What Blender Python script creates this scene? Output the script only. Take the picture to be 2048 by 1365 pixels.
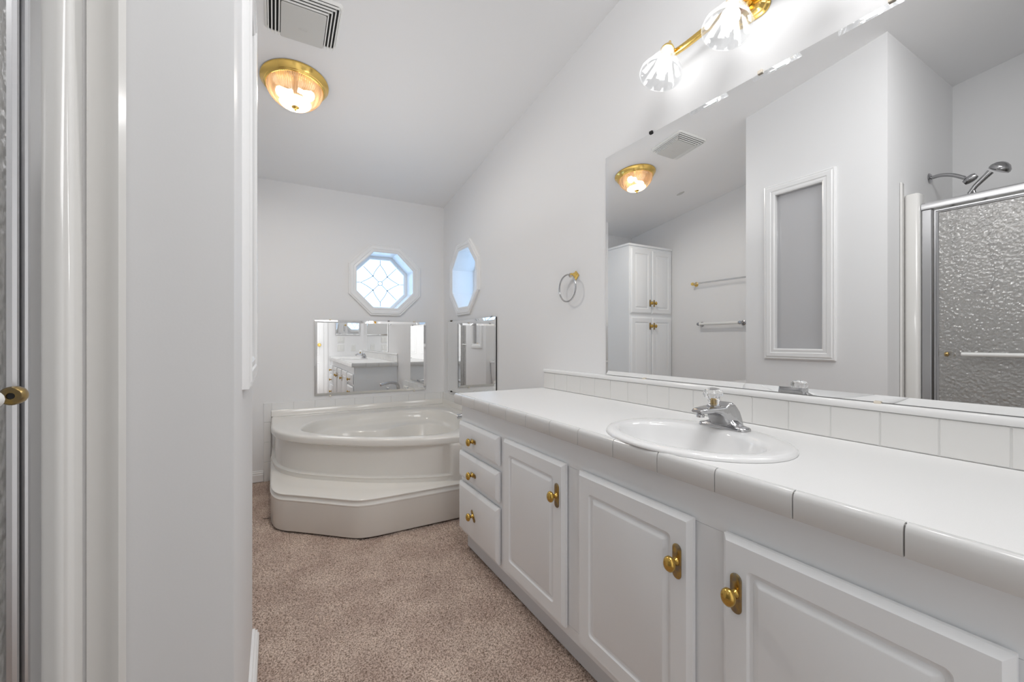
import bpy, bmesh, math, random
import numpy as np
from mathutils import Vector, Matrix
from mathutils.geometry import tessellate_polygon
random.seed(4); RNG = np.random.default_rng(7)
PI = math.pi
S = bpy.context.scene
COL = S.collection
for o in list(bpy.data.objects): bpy.data.objects.remove(o)

# ------------------------------------------------------------------ camera, world, exposure
EYE = 1.092
cam = bpy.data.cameras.new('camera'); camo = bpy.data.objects.new('camera', cam); COL.objects.link(camo)
camo.location = (0, 0, EYE); camo.rotation_euler = (PI/2, 0, -math.radians(29.59))
cam.sensor_width = 36; cam.lens = 838.2/2048*36; cam.clip_start = .02; cam.shift_y = -.0003
S.camera = camo
S.view_settings.view_transform = 'Standard'; S.view_settings.look = 'None'
S.view_settings.gamma = 1; S.view_settings.use_curve_mapping = False
S.view_settings.exposure = 0.0
S.cycles.use_denoising = True
S.cycles.max_bounces = 14; S.cycles.diffuse_bounces = 8; S.cycles.glossy_bounces = 8
S.cycles.transmission_bounces = 8; S.cycles.transparent_max_bounces = 16
S.cycles.sample_clamp_indirect = 6.0
S.cycles.caustics_refractive = False; S.cycles.caustics_reflective = False
W_SKY = 3.3; P_VANITY = 9.5; P_VSPOT = 1.2; P_DOME = 9.0; P_DLAMP = 25.0; P_OVERFILL = 16.5; P_SOFT = 3.6; P_REAR = 2.3
world = bpy.data.worlds.new('sky'); S.world = world; world.use_nodes = True
bgn = world.node_tree.nodes['Background']; bgn.inputs[0].default_value = (.47, .71, 1, 1); bgn.inputs[1].default_value = W_SKY

# added fill, no fixtures: one down near the door, one up over the tub
ld = bpy.data.lights.new('overhead_fill', 'AREA'); ld.shape = 'RECTANGLE'; ld.size = .7; ld.size_y = .8; ld.energy = P_OVERFILL; ld.color = (1, 1, 1)
lo = bpy.data.objects.new('overhead_fill', ld); COL.objects.link(lo); lo.location = (.62, .25, 2.70); lo.rotation_euler = (math.radians(22), 0, 0)
ld = bpy.data.lights.new('ceiling_bounce_fill', 'AREA'); ld.shape = 'RECTANGLE'; ld.size = .8; ld.size_y = 1.4; ld.energy = P_REAR; ld.color = (1, 1, 1)
lo = bpy.data.objects.new('ceiling_bounce_fill', ld); COL.objects.link(lo); lo.location = (.55, 2.3, 1.75); lo.rotation_euler = (PI, 0, 0)
# a third added fill without a fixture, bounced off the door behind the camera
ld = bpy.data.lights.new('door_bounce_fill', 'AREA'); ld.shape = 'RECTANGLE'; ld.size = .8; ld.size_y = 1.5; ld.energy = P_SOFT; ld.color = (1, 1, 1)
lo = bpy.data.objects.new('door_bounce_fill', ld); COL.objects.link(lo); lo.location = (.36, -.06, .95); lo.rotation_euler = (-PI/2, 0, 0)

# ------------------------------------------------------------------ room numbers (metres)
XR = 1.404; XL = -1.06; YF = 3.79; YN = -.34; XP = -.0664; YP0 = .96; YP1 = 1.735
def zc(y): return 2.354 + .1406*(YF-y)          # sloping ceiling height
CSL = math.atan(.1406)

# ------------------------------------------------------------------ materials
def mat(name, col, rough=.5, metal=0, spec=.5, **k):
    m = bpy.data.materials.new(name); m.use_nodes = True
    b = m.node_tree.nodes['Principled BSDF']
    b.inputs['Base Color'].default_value = (*col, 1); b.inputs['Roughness'].default_value = rough
    b.inputs['Metallic'].default_value = metal; b.inputs['Specular IOR Level'].default_value = spec
    for kk, v in k.items(): b.inputs[kk].default_value = v
    return m
def nd(m, t, **k):
    n = m.node_tree.nodes.new(t)
    for a, v in k.items(): setattr(n, a, v)
    return n
def lk(m, a, b): m.node_tree.links.new(a, b)
def bump(m, scale, strength, dist=.002, detail=4, kind='noise', vec=None):
    b = m.node_tree.nodes['Principled BSDF']
    tc = nd(m, 'ShaderNodeTexCoord')
    if kind == 'noise':
        t = nd(m, 'ShaderNodeTexNoise'); t.inputs['Scale'].default_value = scale; t.inputs['Detail'].default_value = detail; out = t.outputs['Fac']
    else:
        t = nd(m, 'ShaderNodeTexVoronoi'); t.inputs['Scale'].default_value = scale; out = t.outputs['Distance']
    lk(m, tc.outputs['Object'], t.inputs['Vector'])
    bp = nd(m, 'ShaderNodeBump'); bp.inputs['Strength'].default_value = strength; bp.inputs['Distance'].default_value = dist
    lk(m, out, bp.inputs['Height']); lk(m, bp.outputs['Normal'], b.inputs['Normal'])
    return t, bp
def mottle(m, c1, c2, scale, lo=.35, hi=.65, detail=4):
    b = m.node_tree.nodes['Principled BSDF']
    tc = nd(m, 'ShaderNodeTexCoord'); t = nd(m, 'ShaderNodeTexNoise'); t.inputs['Scale'].default_value = scale; t.inputs['Detail'].default_value = detail
    lk(m, tc.outputs['Object'], t.inputs['Vector'])
    r = nd(m, 'ShaderNodeValToRGB'); r.color_ramp.elements[0].position = lo; r.color_ramp.elements[1].position = hi
    r.color_ramp.elements[0].color = (*c1, 1); r.color_ramp.elements[1].color = (*c2, 1)
    lk(m, t.outputs['Fac'], r.inputs[0]); lk(m, r.outputs[0], b.inputs['Base Color'])
    return r

M = {}
M['wall'] = mat('wall_paint', (.84, .84, .845), .6, spec=.3); bump(M['wall'], 220, .08, .001)
M['ceiling'] = mat('ceiling_paint', (.87, .87, .875), .75, spec=.25); bump(M['ceiling'], 160, .1, .001)
M['trim'] = mat('white_trim_enamel', (.86, .86, .86), .25)
M['cab'] = mat('white_cabinet_lacquer', (.875, .895, .915), .32); bump(M['cab'], 40, .02, .001)
M['toe'] = mat('toe_kick_vinyl', (.70, .72, .75), .45)
M['laminate'] = mat('white_laminate', (.86, .86, .855), .34); mottle(M['laminate'], (.83, .83, .825), (.88, .88, .875), 900)
M['tile'] = mat('white_glazed_tile', (.84, .84, .835), .12); bump(M['tile'], 6, .08, .002, 1)
M['tileb'] = mat('backsplash_glazed_tile', (.78, .775, .76), .14); bump(M['tileb'], 6, .08, .002, 1)
M['etile_shaded'] = mat('edge_tile_shaded', (.72, .72, .715), .12)  # white tile given a darker colour to stand for shade on the front edge
M['grout'] = mat('grout', (.72, .72, .71), .8)
M['dgrout'] = mat('edge_grout', (.42, .41, .40), .8)
M['porc'] = mat('porcelain', (.87, .87, .87), .08)
M['tub'] = mat('biscuit_acrylic', (.79, .77, .73), .13)
M['surround'] = mat('shower_acrylic', (.74, .73, .71), .15)
M['chrome'] = mat('chrome', (.52, .52, .53), .09, 1)
M['alu'] = mat('polished_aluminium', (.82, .82, .83), .2, 1)
M['alud'] = mat('brushed_aluminium', (.50, .50, .51), .28, 1)
M['nickel'] = mat('dark_chrome', (.42, .42, .43), .16, 1)
M['brass'] = mat('polished_brass', (.83, .57, .17), .17, 1)
M['knobbrass'] = mat('aged_brass', (.60, .39, .10), .2, 1)
M['oldbrass'] = mat('tarnished_brass', (.46, .33, .13), .3, 1); mottle(M['oldbrass'], (.26, .22, .16), (.50, .34, .11), 60)
M['mirror'] = mat('mirror_silver', (.93, .935, .935), .0, 1)
M['medge'] = mat('mirror_dark_edge', (.05, .05, .05), .3)
M['dark'] = mat('dark_gap', (.02, .02, .02), .7)
M['plastic'] = mat('white_plastic', (.84, .84, .82), .35)
M['fanp'] = mat('fan_cover_plastic', (.60, .595, .575), .4)
M['clip'] = mat('clear_clip_plastic', (.80, .73, .62), .25)
M['paneback'] = mat('grey_backing', (.92, .92, .925), .35)
M['hole_dark'] = mat('dark_socket_hole', (.03, .03, .03), .6)  # black that stands for the shade inside the empty bar socket
M['switch'] = mat('switch_plastic', (.80, .80, .78), .3)
M['came'] = mat('lead_came', (.12, .12, .13), .5, .6)

def mix_mat(name):
    m = bpy.data.materials.new(name); m.use_nodes = True; nt = m.node_tree
    nt.nodes.remove(nt.nodes['Principled BSDF']); return m, nt.nodes['Material Output']
def clear(name, tcol, gfac, rough=.02, extra=None):
    m, out = mix_mat(name)
    t = nd(m, 'ShaderNodeBsdfTransparent'); t.inputs[0].default_value = (*tcol, 1)
    g = nd(m, 'ShaderNodeBsdfGlossy'); g.inputs['Roughness'].default_value = rough
    f = nd(m, 'ShaderNodeLayerWeight'); f.inputs['Blend'].default_value = .35
    mm = nd(m, 'ShaderNodeMath', operation='MULTIPLY_ADD'); mm.inputs[1].default_value = .28*gfac; mm.inputs[2].default_value = .03*gfac; mm.use_clamp = True
    lk(m, f.outputs['Facing'], mm.inputs[0])
    x = nd(m, 'ShaderNodeMixShader'); lk(m, mm.outputs[0], x.inputs[0]); lk(m, t.outputs[0], x.inputs[1]); lk(m, g.outputs[0], x.inputs[2])
    lk(m, x.outputs[0], out.inputs[0]); return m, x, out, g
M['pane'] = clear('window_glass', (.97, .98, 1), 1.0)[0]
M['shade'] = None
M['intpane'] = clear('interior_pane_glass', (.97, .97, .975), 1.6, .02)[0]
M['acrylic'] = clear('clear_acrylic_rod', (.86, .87, .88), 3.0, .05)[0]
m, out = mix_mat('cut_clear_glass')
tr = nd(m, 'ShaderNodeBsdfTransparent'); tr.inputs[0].default_value = (.97, .975, .98, 1)
tl = nd(m, 'ShaderNodeBsdfTranslucent'); tl.inputs[0].default_value = (.95, .96, .97, 1)
gl = nd(m, 'ShaderNodeBsdfGlossy'); gl.inputs['Roughness'].default_value = .05
x1 = nd(m, 'ShaderNodeMixShader'); x1.inputs[0].default_value = .16; lk(m, tr.outputs[0], x1.inputs[1]); lk(m, tl.outputs[0], x1.inputs[2])
x2 = nd(m, 'ShaderNodeMixShader'); x2.inputs[0].default_value = .10; lk(m, x1.outputs[0], x2.inputs[1]); lk(m, gl.outputs[0], x2.inputs[2])
lk(m, x2.outputs[0], out.inputs[0]); M['shade'] = m
M['crystal'] = mat('crystal_acrylic', (1, 1, 1), .02); M['crystal'].node_tree.nodes['Principled BSDF'].inputs['Transmission Weight'].default_value = 1
# ribbed dome glass: light comes through it diffusely and partly straight
m, out = mix_mat('ribbed_dome_glass')
tl = nd(m, 'ShaderNodeBsdfTranslucent'); tl.inputs[0].default_value = (1, .72, .47, 1)
tr = nd(m, 'ShaderNodeBsdfTransparent'); tr.inputs[0].default_value = (1, .985, .955, 1)
gl = nd(m, 'ShaderNodeBsdfGlossy'); gl.inputs['Roughness'].default_value = .08
tc = nd(m, 'ShaderNodeTexCoord'); gr = nd(m, 'ShaderNodeTexGradient', gradient_type='RADIAL'); lk(m, tc.outputs['Object'], gr.inputs[0])
w1 = nd(m, 'ShaderNodeMath', operation='MULTIPLY'); w1.inputs[1].default_value = 2*PI*84; lk(m, gr.outputs['Fac'], w1.inputs[0])
w2 = nd(m, 'ShaderNodeMath', operation='SINE'); lk(m, w1.outputs[0], w2.inputs[0])
w3 = nd(m, 'ShaderNodeMath', operation='MULTIPLY_ADD'); w3.inputs[1].default_value = .20; w3.inputs[2].default_value = .66; lk(m, w2.outputs[0], w3.inputs[0])
x1 = nd(m, 'ShaderNodeMixShader'); lk(m, w3.outputs[0], x1.inputs[0]); lk(m, tl.outputs[0], x1.inputs[1]); lk(m, tr.outputs[0], x1.inputs[2])
x2 = nd(m, 'ShaderNodeMixShader'); x2.inputs[0].default_value = .08; lk(m, x1.outputs[0], x2.inputs[1]); lk(m, gl.outputs[0], x2.inputs[2])
lk(m, x2.outputs[0], out.inputs[0]); M['dome'] = m
# pebbled shower glass
m, out = mix_mat('pebbled_shower_glass')
tc = nd(m, 'ShaderNodeTexCoord'); n1 = nd(m, 'ShaderNodeTexVoronoi'); n1.inputs['Scale'].default_value = 75; n1.feature = 'SMOOTH_F1'
n2 = nd(m, 'ShaderNodeTexNoise'); n2.inputs['Scale'].default_value = 70; n2.inputs['Detail'].default_value = 1
lk(m, tc.outputs['Object'], n1.inputs['Vector']); lk(m, tc.outputs['Object'], n2.inputs['Vector'])
ad = nd(m, 'ShaderNodeMath', operation='ADD'); lk(m, n1.outputs['Distance'], ad.inputs[0]); lk(m, n2.outputs['Fac'], ad.inputs[1])
bp = nd(m, 'ShaderNodeBump'); bp.inputs['Strength'].default_value = .55; bp.inputs['Distance'].default_value = .008; lk(m, ad.outputs[0], bp.inputs['Height'])
rf = nd(m, 'ShaderNodeBsdfRefraction'); rf.inputs['IOR'].default_value = 1.15; rf.inputs['Roughness'].default_value = .15; rf.inputs[0].default_value = (.97, .965, .95, 1)
tr = nd(m, 'ShaderNodeBsdfTransparent'); tr.inputs[0].default_value = (.97, .965, .95, 1)
gl = nd(m, 'ShaderNodeBsdfGlossy'); gl.inputs['Roughness'].default_value = .13
tl = nd(m, 'ShaderNodeBsdfTranslucent'); tl.inputs[0].default_value = (.9, .89, .87, 1)
df = nd(m, 'ShaderNodeBsdfDiffuse'); df.inputs[0].default_value = (.9, .89, .87, 1)
for n in (rf, gl, df): lk(m, bp.outputs['Normal'], n.inputs['Normal'])
def mixs(f, a, b):
    x = nd(m, 'ShaderNodeMixShader'); x.inputs[0].default_value = f; lk(m, a.outputs[0], x.inputs[1]); lk(m, b.outputs[0], x.inputs[2]); return x
lk(m, mixs(.22, mixs(.30, mixs(.5, rf, tr), mixs(.5, tl, df)), gl).outputs[0], out.inputs[0]); M['pebble'] = m
def emis(name, col, s):
    m, out = mix_mat(name); e = nd(m, 'ShaderNodeEmission'); e.inputs[0].default_value = (*col, 1); e.inputs[1].default_value = s
    lk(m, e.outputs[0], out.inputs[0]); return m
M['bulb'] = emis('vanity_bulb_glow', (1, .985, .96), P_VANITY)
M['bulbw'] = emis('warm_bulb_glow', (1, .86, .66), P_DOME)
# carpet
M['carpet'] = mat('brown_carpet_pile', (.3, .2, .15), .95, spec=.08)
cr = mottle(M['carpet'], (.53, .42, .365), (.69, .575, .50), 5.5, .35, .68, 6)
m = M['carpet']; b = m.node_tree.nodes['Principled BSDF']
tc = nd(m, 'ShaderNodeTexCoord'); v = nd(m, 'ShaderNodeTexNoise'); v.inputs['Scale'].default_value = 190; v.inputs['Detail'].default_value = 3
lk(m, tc.outputs['Object'], v.inputs['Vector'])
r2 = nd(m, 'ShaderNodeValToRGB'); r2.color_ramp.elements[0].position = .34; r2.color_ramp.elements[1].position = .62
r2.color_ramp.elements[0].color = (.34, .30, .27, 1); r2.color_ramp.elements[1].color = (1.12, 1.1, 1.08, 1)
lk(m, v.outputs['Fac'], r2.inputs[0])
mx = nd(m, 'ShaderNodeMix', data_type='RGBA', blend_type='MULTIPLY'); mx.inputs[0].default_value = 1
lk(m, cr.outputs[0], mx.inputs[6]); lk(m, r2.outputs[0], mx.inputs[7]); lk(m, mx.outputs[2], b.inputs['Base Color'])

# ------------------------------------------------------------------ object helpers
def worldloc(o):
    p = Vector((0, 0, 0))
    while o is not None: p = p + o.location; o = o.parent
    return p
def obj(name, bm, mats, parent=None, smooth=None, loc=None):
    """link bm (in world coordinates) as one mesh object"""
    me = bpy.data.meshes.new(name); bmesh.ops.recalc_face_normals(bm, faces=bm.faces[:])
    if smooth is not None:
        for f in bm.faces: f.smooth = True
    o = bpy.data.objects.new(name, me); COL.objects.link(o)
    if parent is not None: o.parent = parent
    if loc is not None: o.location = loc
    off = worldloc(o); bmesh.ops.translate(bm, verts=bm.verts[:], vec=-off)
    bm.to_mesh(me); bm.free()
    for mm in (mats if isinstance(mats, (list, tuple)) else [mats]): me.materials.append(mm)
    if smooth is not None: me.set_sharp_from_angle(angle=math.radians(smooth))
    return o
def tag(o, label, cat, group=None, kind=None):
    o['label'] = label; o['category'] = cat
    if group: o['group'] = group
    if kind: o['kind'] = kind
    return o
def thing(name, label, cat, loc, group=None, kind=None):
    o = bpy.data.objects.new(name, None); COL.objects.link(o); o.location = loc; o.empty_display_size = .1
    return tag(o, label, cat, group, kind)
def struct(name, bm, mats, label, cat, smooth=None):
    return tag(obj(name, bm, mats, None, smooth), label, cat, None, 'structure')
def B(): return bmesh.new()
def box(bm, x0, x1, y0, y1, z0, z1, bev=0, mi=0, seg=2):
    r = bmesh.ops.create_cube(bm, size=1); vs = r['verts']
    for v in vs: v.co = Vector(((x0+x1)/2+v.co.x*(x1-x0), (y0+y1)/2+v.co.y*(y1-y0), (z0+z1)/2+v.co.z*(z1-z0)))
    fs = set(f for v in vs for f in v.link_faces)
    for f in fs: f.material_index = mi
    if bev > 0:
        es = list({e for v in vs for e in v.link_edges})
        r = bmesh.ops.bevel(bm, geom=es, offset=bev, segments=seg, affect='EDGES', profile=.5)
        for f in r['faces']: f.material_index = mi
    return bm
def loft(bm, rows, closed=True, cap0=False, cap1=False, mi=0):
    vr = [[bm.verts.new(p) for p in row] for row in rows]
    n = len(vr[0])
    for a, b_ in zip(vr, vr[1:]):
        for i in range(n if closed else n-1):
            j = (i+1) % n
            try: f = bm.faces.new((a[i], a[j], b_[j], b_[i])); f.material_index = mi
            except ValueError: pass
    if cap0: f = bm.faces.new(vr[0]); f.material_index = mi
    if cap1: f = bm.faces.new(vr[-1]); f.material_index = mi
    return vr
def lathe(bm, prof, n=32, mtx=Matrix(), flute=None, mi=0):
    """prof: (r, z) list; axis local z; mtx places it"""
    rows = []
    for r, z in prof:
        row = []
        for i in range(n):
            a = 2*PI*i/n; rr = max(r, 1e-5)*(flute(a, z) if flute else 1)
            row.append(mtx @ Vector((rr*math.cos(a), rr*math.sin(a), z)))
        rows.append(row)
    loft(bm, rows, True, prof[0][0] > 1e-4, prof[-1][0] > 1e-4, mi)
    bmesh.ops.remove_doubles(bm, verts=bm.verts[:], dist=1e-5)
def tube(bm, pts, r, n=12, caps=True, closed=False, mi=0):
    pts = [Vector(p) for p in pts]; N = len(pts); rows = []
    up = Vector((0, 0, 1)); prev = None
    for i, p in enumerate(pts):
        if closed: t = (pts[(i+1) % N]-pts[i-1]).normalized()
        else: t = (pts[min(i+1, N-1)]-pts[max(i-1, 0)]).normalized()
        if prev is None:
            a = t.cross(up)
            if a.length < .1: a = t.cross(Vector((1, 0, 0)))
        else: a = prev - t*prev.dot(t)
        a.normalize(); prev = a; b_ = t.cross(a)
        rr = r[i] if isinstance(r, (list, tuple)) else r
        rows.append([p+a*rr*math.cos(2*PI*k/n)+b_*rr*math.sin(2*PI*k/n) for k in range(n)])
    if closed: rows.append(rows[0])
    loft(bm, rows, True, caps and not closed, caps and not closed, mi)
    if closed: bmesh.ops.remove_doubles(bm, verts=bm.verts[:], dist=1e-6)
def catmull(pts, n=10, closed=False):
    P = [Vector(p) for p in pts]; out = []; N = len(P)
    for i in range(N if closed else N-1):
        g = (lambda k: P[k % N]) if closed else (lambda k: P[min(max(k, 0), N-1)])
        a, b_, c, d = g(i-1), g(i), g(i+1), g(i+2)
        for s in range(n):
            t = s/n
            out.append(.5*((2*b_)+(c-a)*t+(2*a-5*b_+4*c-d)*t*t+(3*b_-a-3*c+d)*t**3))
    if not closed: out.append(P[-1])
    return out
def frame(o, u, v, n):
    """matrix taking local (a, b, depth) to world: o + a*u + b*v + d*n"""
    u, v, n, o = Vector(u), Vector(v), Vector(n), Vector(o)
    return Matrix(((u.x, v.x, n.x, o.x), (u.y, v.y, n.y, o.y), (u.z, v.z, n.z, o.z), (0, 0, 0, 1)))
def rrect(w, h, r, k=5):
    """rounded rectangle loop, centred, constant vertex count"""
    out = []; r = max(r, 1e-4)
    for cx, cy, a0 in ((w/2-r, h/2-r, 0), (-w/2+r, h/2-r, PI/2), (-w/2+r, -h/2+r, PI), (w/2-r, -h/2+r, 3*PI/2)):
        for i in range(k+1):
            a = a0+PI/2*i/k; out.append((cx+r*math.cos(a), cy+r*math.sin(a)))
    return out
def loops(bm, mtx, lst, cap0=True, cap1=True, mi=0):
    """lst of (loop2d, depth)"""
    return loft(bm, [[mtx @ Vector((a, b_, d)) for a, b_ in lp] for lp, d in lst], True, cap0, cap1, mi)
def raised_panel(bm, mtx, w, h, t=.019, inset=.056, arch=.012):
    L = [(rrect(w, h, .001), 0), (rrect(w, h, .001), t-.010), (rrect(w-.010, h-.010, .001), t-.006), (rrect(w-.022, h-.022, .001), t),
         (rrect(w-2*inset, h-2*inset, arch), t), (rrect(w-2*inset-.008, h-2*inset-.008, arch), t-.005), (rrect(w-2*inset-.014, h-2*inset-.014, arch), t-.006),
         (rrect(w-2*inset-.022, h-2*inset-.022, arch*.9), t-.0065), (rrect(w-2*inset-.044, h-2*inset-.044, .002), t-.001), (rrect(w-2*inset-.050, h-2*inset-.050, .002), t)]
    loops(bm, mtx, L)
def slab_front(bm, mtx, w, h, t=.019):
    L = [(rrect(w, h, .001), 0), (rrect(w, h, .001), t-.010), (rrect(w-.008, h-.008, .001), t-.007), (rrect(w-.026, h-.026, .001), t-.001), (rrect(w-.032, h-.032, .001), t)]
    loops(bm, mtx, L)
def poly_hole(bm, mtx, outer, hole, d0, d1, mi=0):
    """slab with one hole, between depths d0 and d1"""
    n = len(outer)
    if hole:
        tris = tessellate_polygon([[Vector((a, b_, 0)) for a, b_ in outer], [Vector((a, b_, 0)) for a, b_ in hole]])
        allp = list(outer)+list(hole)
    else:
        tris = tessellate_polygon([[Vector((a, b_, 0)) for a, b_ in outer]]); allp = list(outer)
    A = [bm.verts.new(mtx @ Vector((a, b_, d0))) for a, b_ in allp]; Bv = [bm.verts.new(mtx @ Vector((a, b_, d1))) for a, b_ in allp]
    for t in tris:
        bm.faces.new([A[i] for i in t]); bm.faces.new([Bv[i] for i in reversed(t)])
    for rng in (range(n), range(n, len(allp))):
        rng = list(rng)
        for i, k in enumerate(rng):
            k2 = rng[(i+1) % len(rng)]; bm.faces.new((A[k], A[k2], Bv[k2], Bv[k]))
def octagon(ap): return [(ap/math.cos(PI/8)*math.cos(PI/8+i*PI/4), ap/math.cos(PI/8)*math.sin(PI/8+i*PI/4)) for i in range(8)]

FX = lambda x, y, z: frame((x, y, z), (0, 1, 0), (0, 0, 1), (-1, 0, 0))      # on a wall facing -X
FXP = lambda x, y, z: frame((x, y, z), (0, 1, 0), (0, 0, 1), (1, 0, 0))      # facing +X
FY = lambda x, y, z: frame((x, y, z), (1, 0, 0), (0, 0, 1), (0, -1, 0))      # facing -Y
FYP = lambda x, y, z: frame((x, y, z), (1, 0, 0), (0, 0, 1), (0, 1, 0))      # facing +Y

# ------------------------------------------------------------------ the setting
OC1 = (.86, 1.625); OC2 = (3.29, 1.622); OAP = .247; WT = .26
bm = B(); poly_hole(bm, FY(0, YF, 0), [(XL-.1, -.05), (XR+.3, -.05), (XR+.3, zc(YF)+.08), (XL-.1, zc(YF)+.08)], [(OC1[0]+a, OC1[1]+b_) for a, b_ in octagon(OAP+.004)], 0, -WT)
struct('wall_far', bm, M['wall'], 'pale grey far wall with the octagonal leaded window above the tub', 'wall')
bm = B(); poly_hole(bm, FX(XR, 0, 0), [(YN-.1, -.05), (YF, -.05), (YF, zc(YF)+.06), (YN-.1, zc(YN-.1)+.06)], [(OC2[0]+a, OC2[1]+b_) for a, b_ in octagon(OAP+.004)], 0, -WT)
struct('wall_right', bm, M['wall'], 'pale grey right wall behind the vanity, large mirror and towel ring', 'wall')
bm = B(); poly_hole(bm, FXP(XL, 0, 0), [(YN-.1, -.05), (YF, -.05), (YF, zc(YF)+.06), (YN-.1, zc(YN-.1)+.06)], None, 0, -.1)
struct('wall_left', bm, M['wall'], 'pale grey left wall with the towel bars, seen in the large mirror', 'wall')
bm = B(); poly_hole(bm, FYP(0, YN, 0), [(XL, -.05), (XR, -.05), (XR, zc(YN)+.05), (XL, zc(YN)+.05)], None, 0, -.1)
struct('wall_near', bm, M['wall'], 'pale grey wall behind the camera with door and switches', 'wall')
# partition between shower and toilet alcove, with a recess for its framed pane
PY0, PY1, PZ0, PZ1 = 1.259, 1.538, 1.038, 2.048
bm = B(); mt = FXP(XP, 0, 0)
poly_hole(bm, mt, [(YP0, 0), (YP1, 0), (YP1, zc(YP1)+.01), (YP0, zc(YP0)+.01)], [(PY0-.004, PZ0-.004), (PY1+.004, PZ0-.004), (PY1+.004, PZ1+.004), (PY0-.004, PZ1+.004)], 0, -.09)
poly_hole(bm, mt, [(YP0, 0), (YP1, 0), (YP1, zc(YP1)+.01), (YP0, zc(YP0)+.01)], None, -.09, XL-XP)
struct('wall_partition', bm, M['wall'], 'grey partition wall at left between the shower and the toilet alcove', 'wall')
bm = B(); x0, x1, y0, y1 = XL-.1, XR+.3, YN-.1, YF+.3
loft(bm, [[(x0, y0, zc(y0)), (x1, y0, zc(y0)), (x1, y1, zc(y1)), (x0, y1, zc(y1))], [(x0, y0, zc(y0)+.12), (x1, y0, zc(y0)+.12), (x1, y1, zc(y1)+.12), (x0, y1, zc(y1)+.12)]], True, True, True)
struct('ceiling', bm, M['ceiling'], 'white sloping ceiling falling towards the far wall', 'ceiling')

# carpeted floor: real pile relief where the photograph shows it, plain elsewhere
def carpet():
    st = .0034; gx0, gx1, gy0, gy1 = -.42, .96, .95, 3.0
    nx = int((gx1-gx0)/st); ny = int((gy1-gy0)/st)
    def blur(a, k, ax):
        s = np.zeros_like(a)
        for d in range(-k, k+1): s += np.roll(a, d, ax)
        return s/(2*k+1)
    fine = RNG.random((nx, ny)); mid = blur(blur(RNG.random((nx, ny)), 1, 0), 2, 1)
    mid = (mid-mid.mean())/mid.std(); big = blur(blur(blur(blur(RNG.random((nx, ny)), 12, 0), 12, 1), 8, 0), 8, 1); big = (big-big.mean())/big.std()
    h = .0022*fine+.0021*np.clip(mid, -2.4, 1.0)+.0006*big
    h -= h.max()
    xs = np.linspace(gx0, gx1, nx); ys = np.linspace(gy0, gy1, ny)
    X, Y = np.meshgrid(xs, ys, indexing='ij')
    jx = (RNG.random((nx, ny))-.5)*st*.7; jy = (RNG.random((nx, ny))-.5)*st*.7
    jx[[0, -1], :] = 0; jy[:, [0, -1]] = 0
    co = np.stack([X+jx, Y+jy, h], -1).reshape(-1, 3)
    idx = np.arange(nx*ny).reshape(nx, ny)
    q = np.stack([idx[:-1, :-1], idx[1:, :-1], idx[1:, 1:], idx[:-1, 1:]], -1).reshape(-1, 4)
    ex = np.array([(XL, YN, -.004), (XR, YN, -.004), (XR, gy0, -.004), (XL, gy0, -.004), (gx0, gy0, -.004), (gx0, YF, -.004), (XL, YF, -.004), (gx1, gy0, -.004), (XR, YF, -.004), (gx1, YF, -.004), (gx0, gy1, -.004), (gx1, gy1, -.004), (XL-.05, YN-.05, -.02), (XR+.1, YN-.05, -.02), (XR+.1, YF+.1, -.02), (XL-.05, YF+.1, -.02)])
    base = len(co); co = np.concatenate([co, ex]); q = np.concatenate([q, base+np.array([(0, 1, 2, 3), (3, 4, 5, 6), (7, 2, 8, 9), (10, 11, 9, 5), (12, 13, 14, 15)])])
    me = bpy.data.meshes.new('floor'); me.vertices.add(len(co)); me.vertices.foreach_set('co', co.ravel())
    me.loops.add(q.size); me.loops.foreach_set('vertex_index', q.ravel().astype(np.int32))
    me.polygons.add(len(q)); me.polygons.foreach_set('loop_start', np.arange(0, q.size, 4, dtype=np.int32))
    me.update(calc_edges=True); me.validate()
    me.polygons.foreach_set('use_smooth', np.ones(len(me.polygons), dtype=bool))
    me.materials.append(M['carpet'])
    o = bpy.data.objects.new('floor', me); COL.objects.link(o)
    tag(o, 'brown cut-pile carpet covering the whole floor', 'floor', None, 'structure')
carpet()

def baseboard(name, pts, label, h=.085, t=.014):
    """pts: floor-line polyline with the wall on the left-hand side; extruded profile"""
    prof = [(0, 0), (t, 0), (t, h*.62), (t*.78, h*.68), (t*.78, h*.8), (t*.45, h*.86), (t*.40, h*.95), (0, h)]
    P = [Vector((*p, 0)) for p in pts]; rows = []
    for i, p in enumerate(P):
        d0 = (P[i]-P[i-1]).normalized() if i else (P[1]-P[0]).normalized(); d1 = (P[i+1]-P[i]).normalized() if i < len(P)-1 else d0
        n0 = Vector((d0.y, -d0.x, 0)); n1 = Vector((d1.y, -d1.x, 0)); nn = (n0+n1); nn = nn/nn.dot(n0) if abs(nn.dot(n0)) > 1e-6 else n0
        rows.append([p+nn*a+Vector((0, 0, b_)) for a, b_ in prof])
    bm = B(); loft(bm, rows, True, True, True); return struct(name, bm, M['trim'], label, 'baseboard', )
baseboard('baseboard_far', [(XL, YF), (-.072, YF)], 'white baseboard on the far wall beside the tub tiles')
baseboard('baseboard_partition', [(XP, YP0), (XP, YP1), (XL, YP1)], 'white baseboard at the foot of the partition wall, bottom left', .075, .02)

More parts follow.
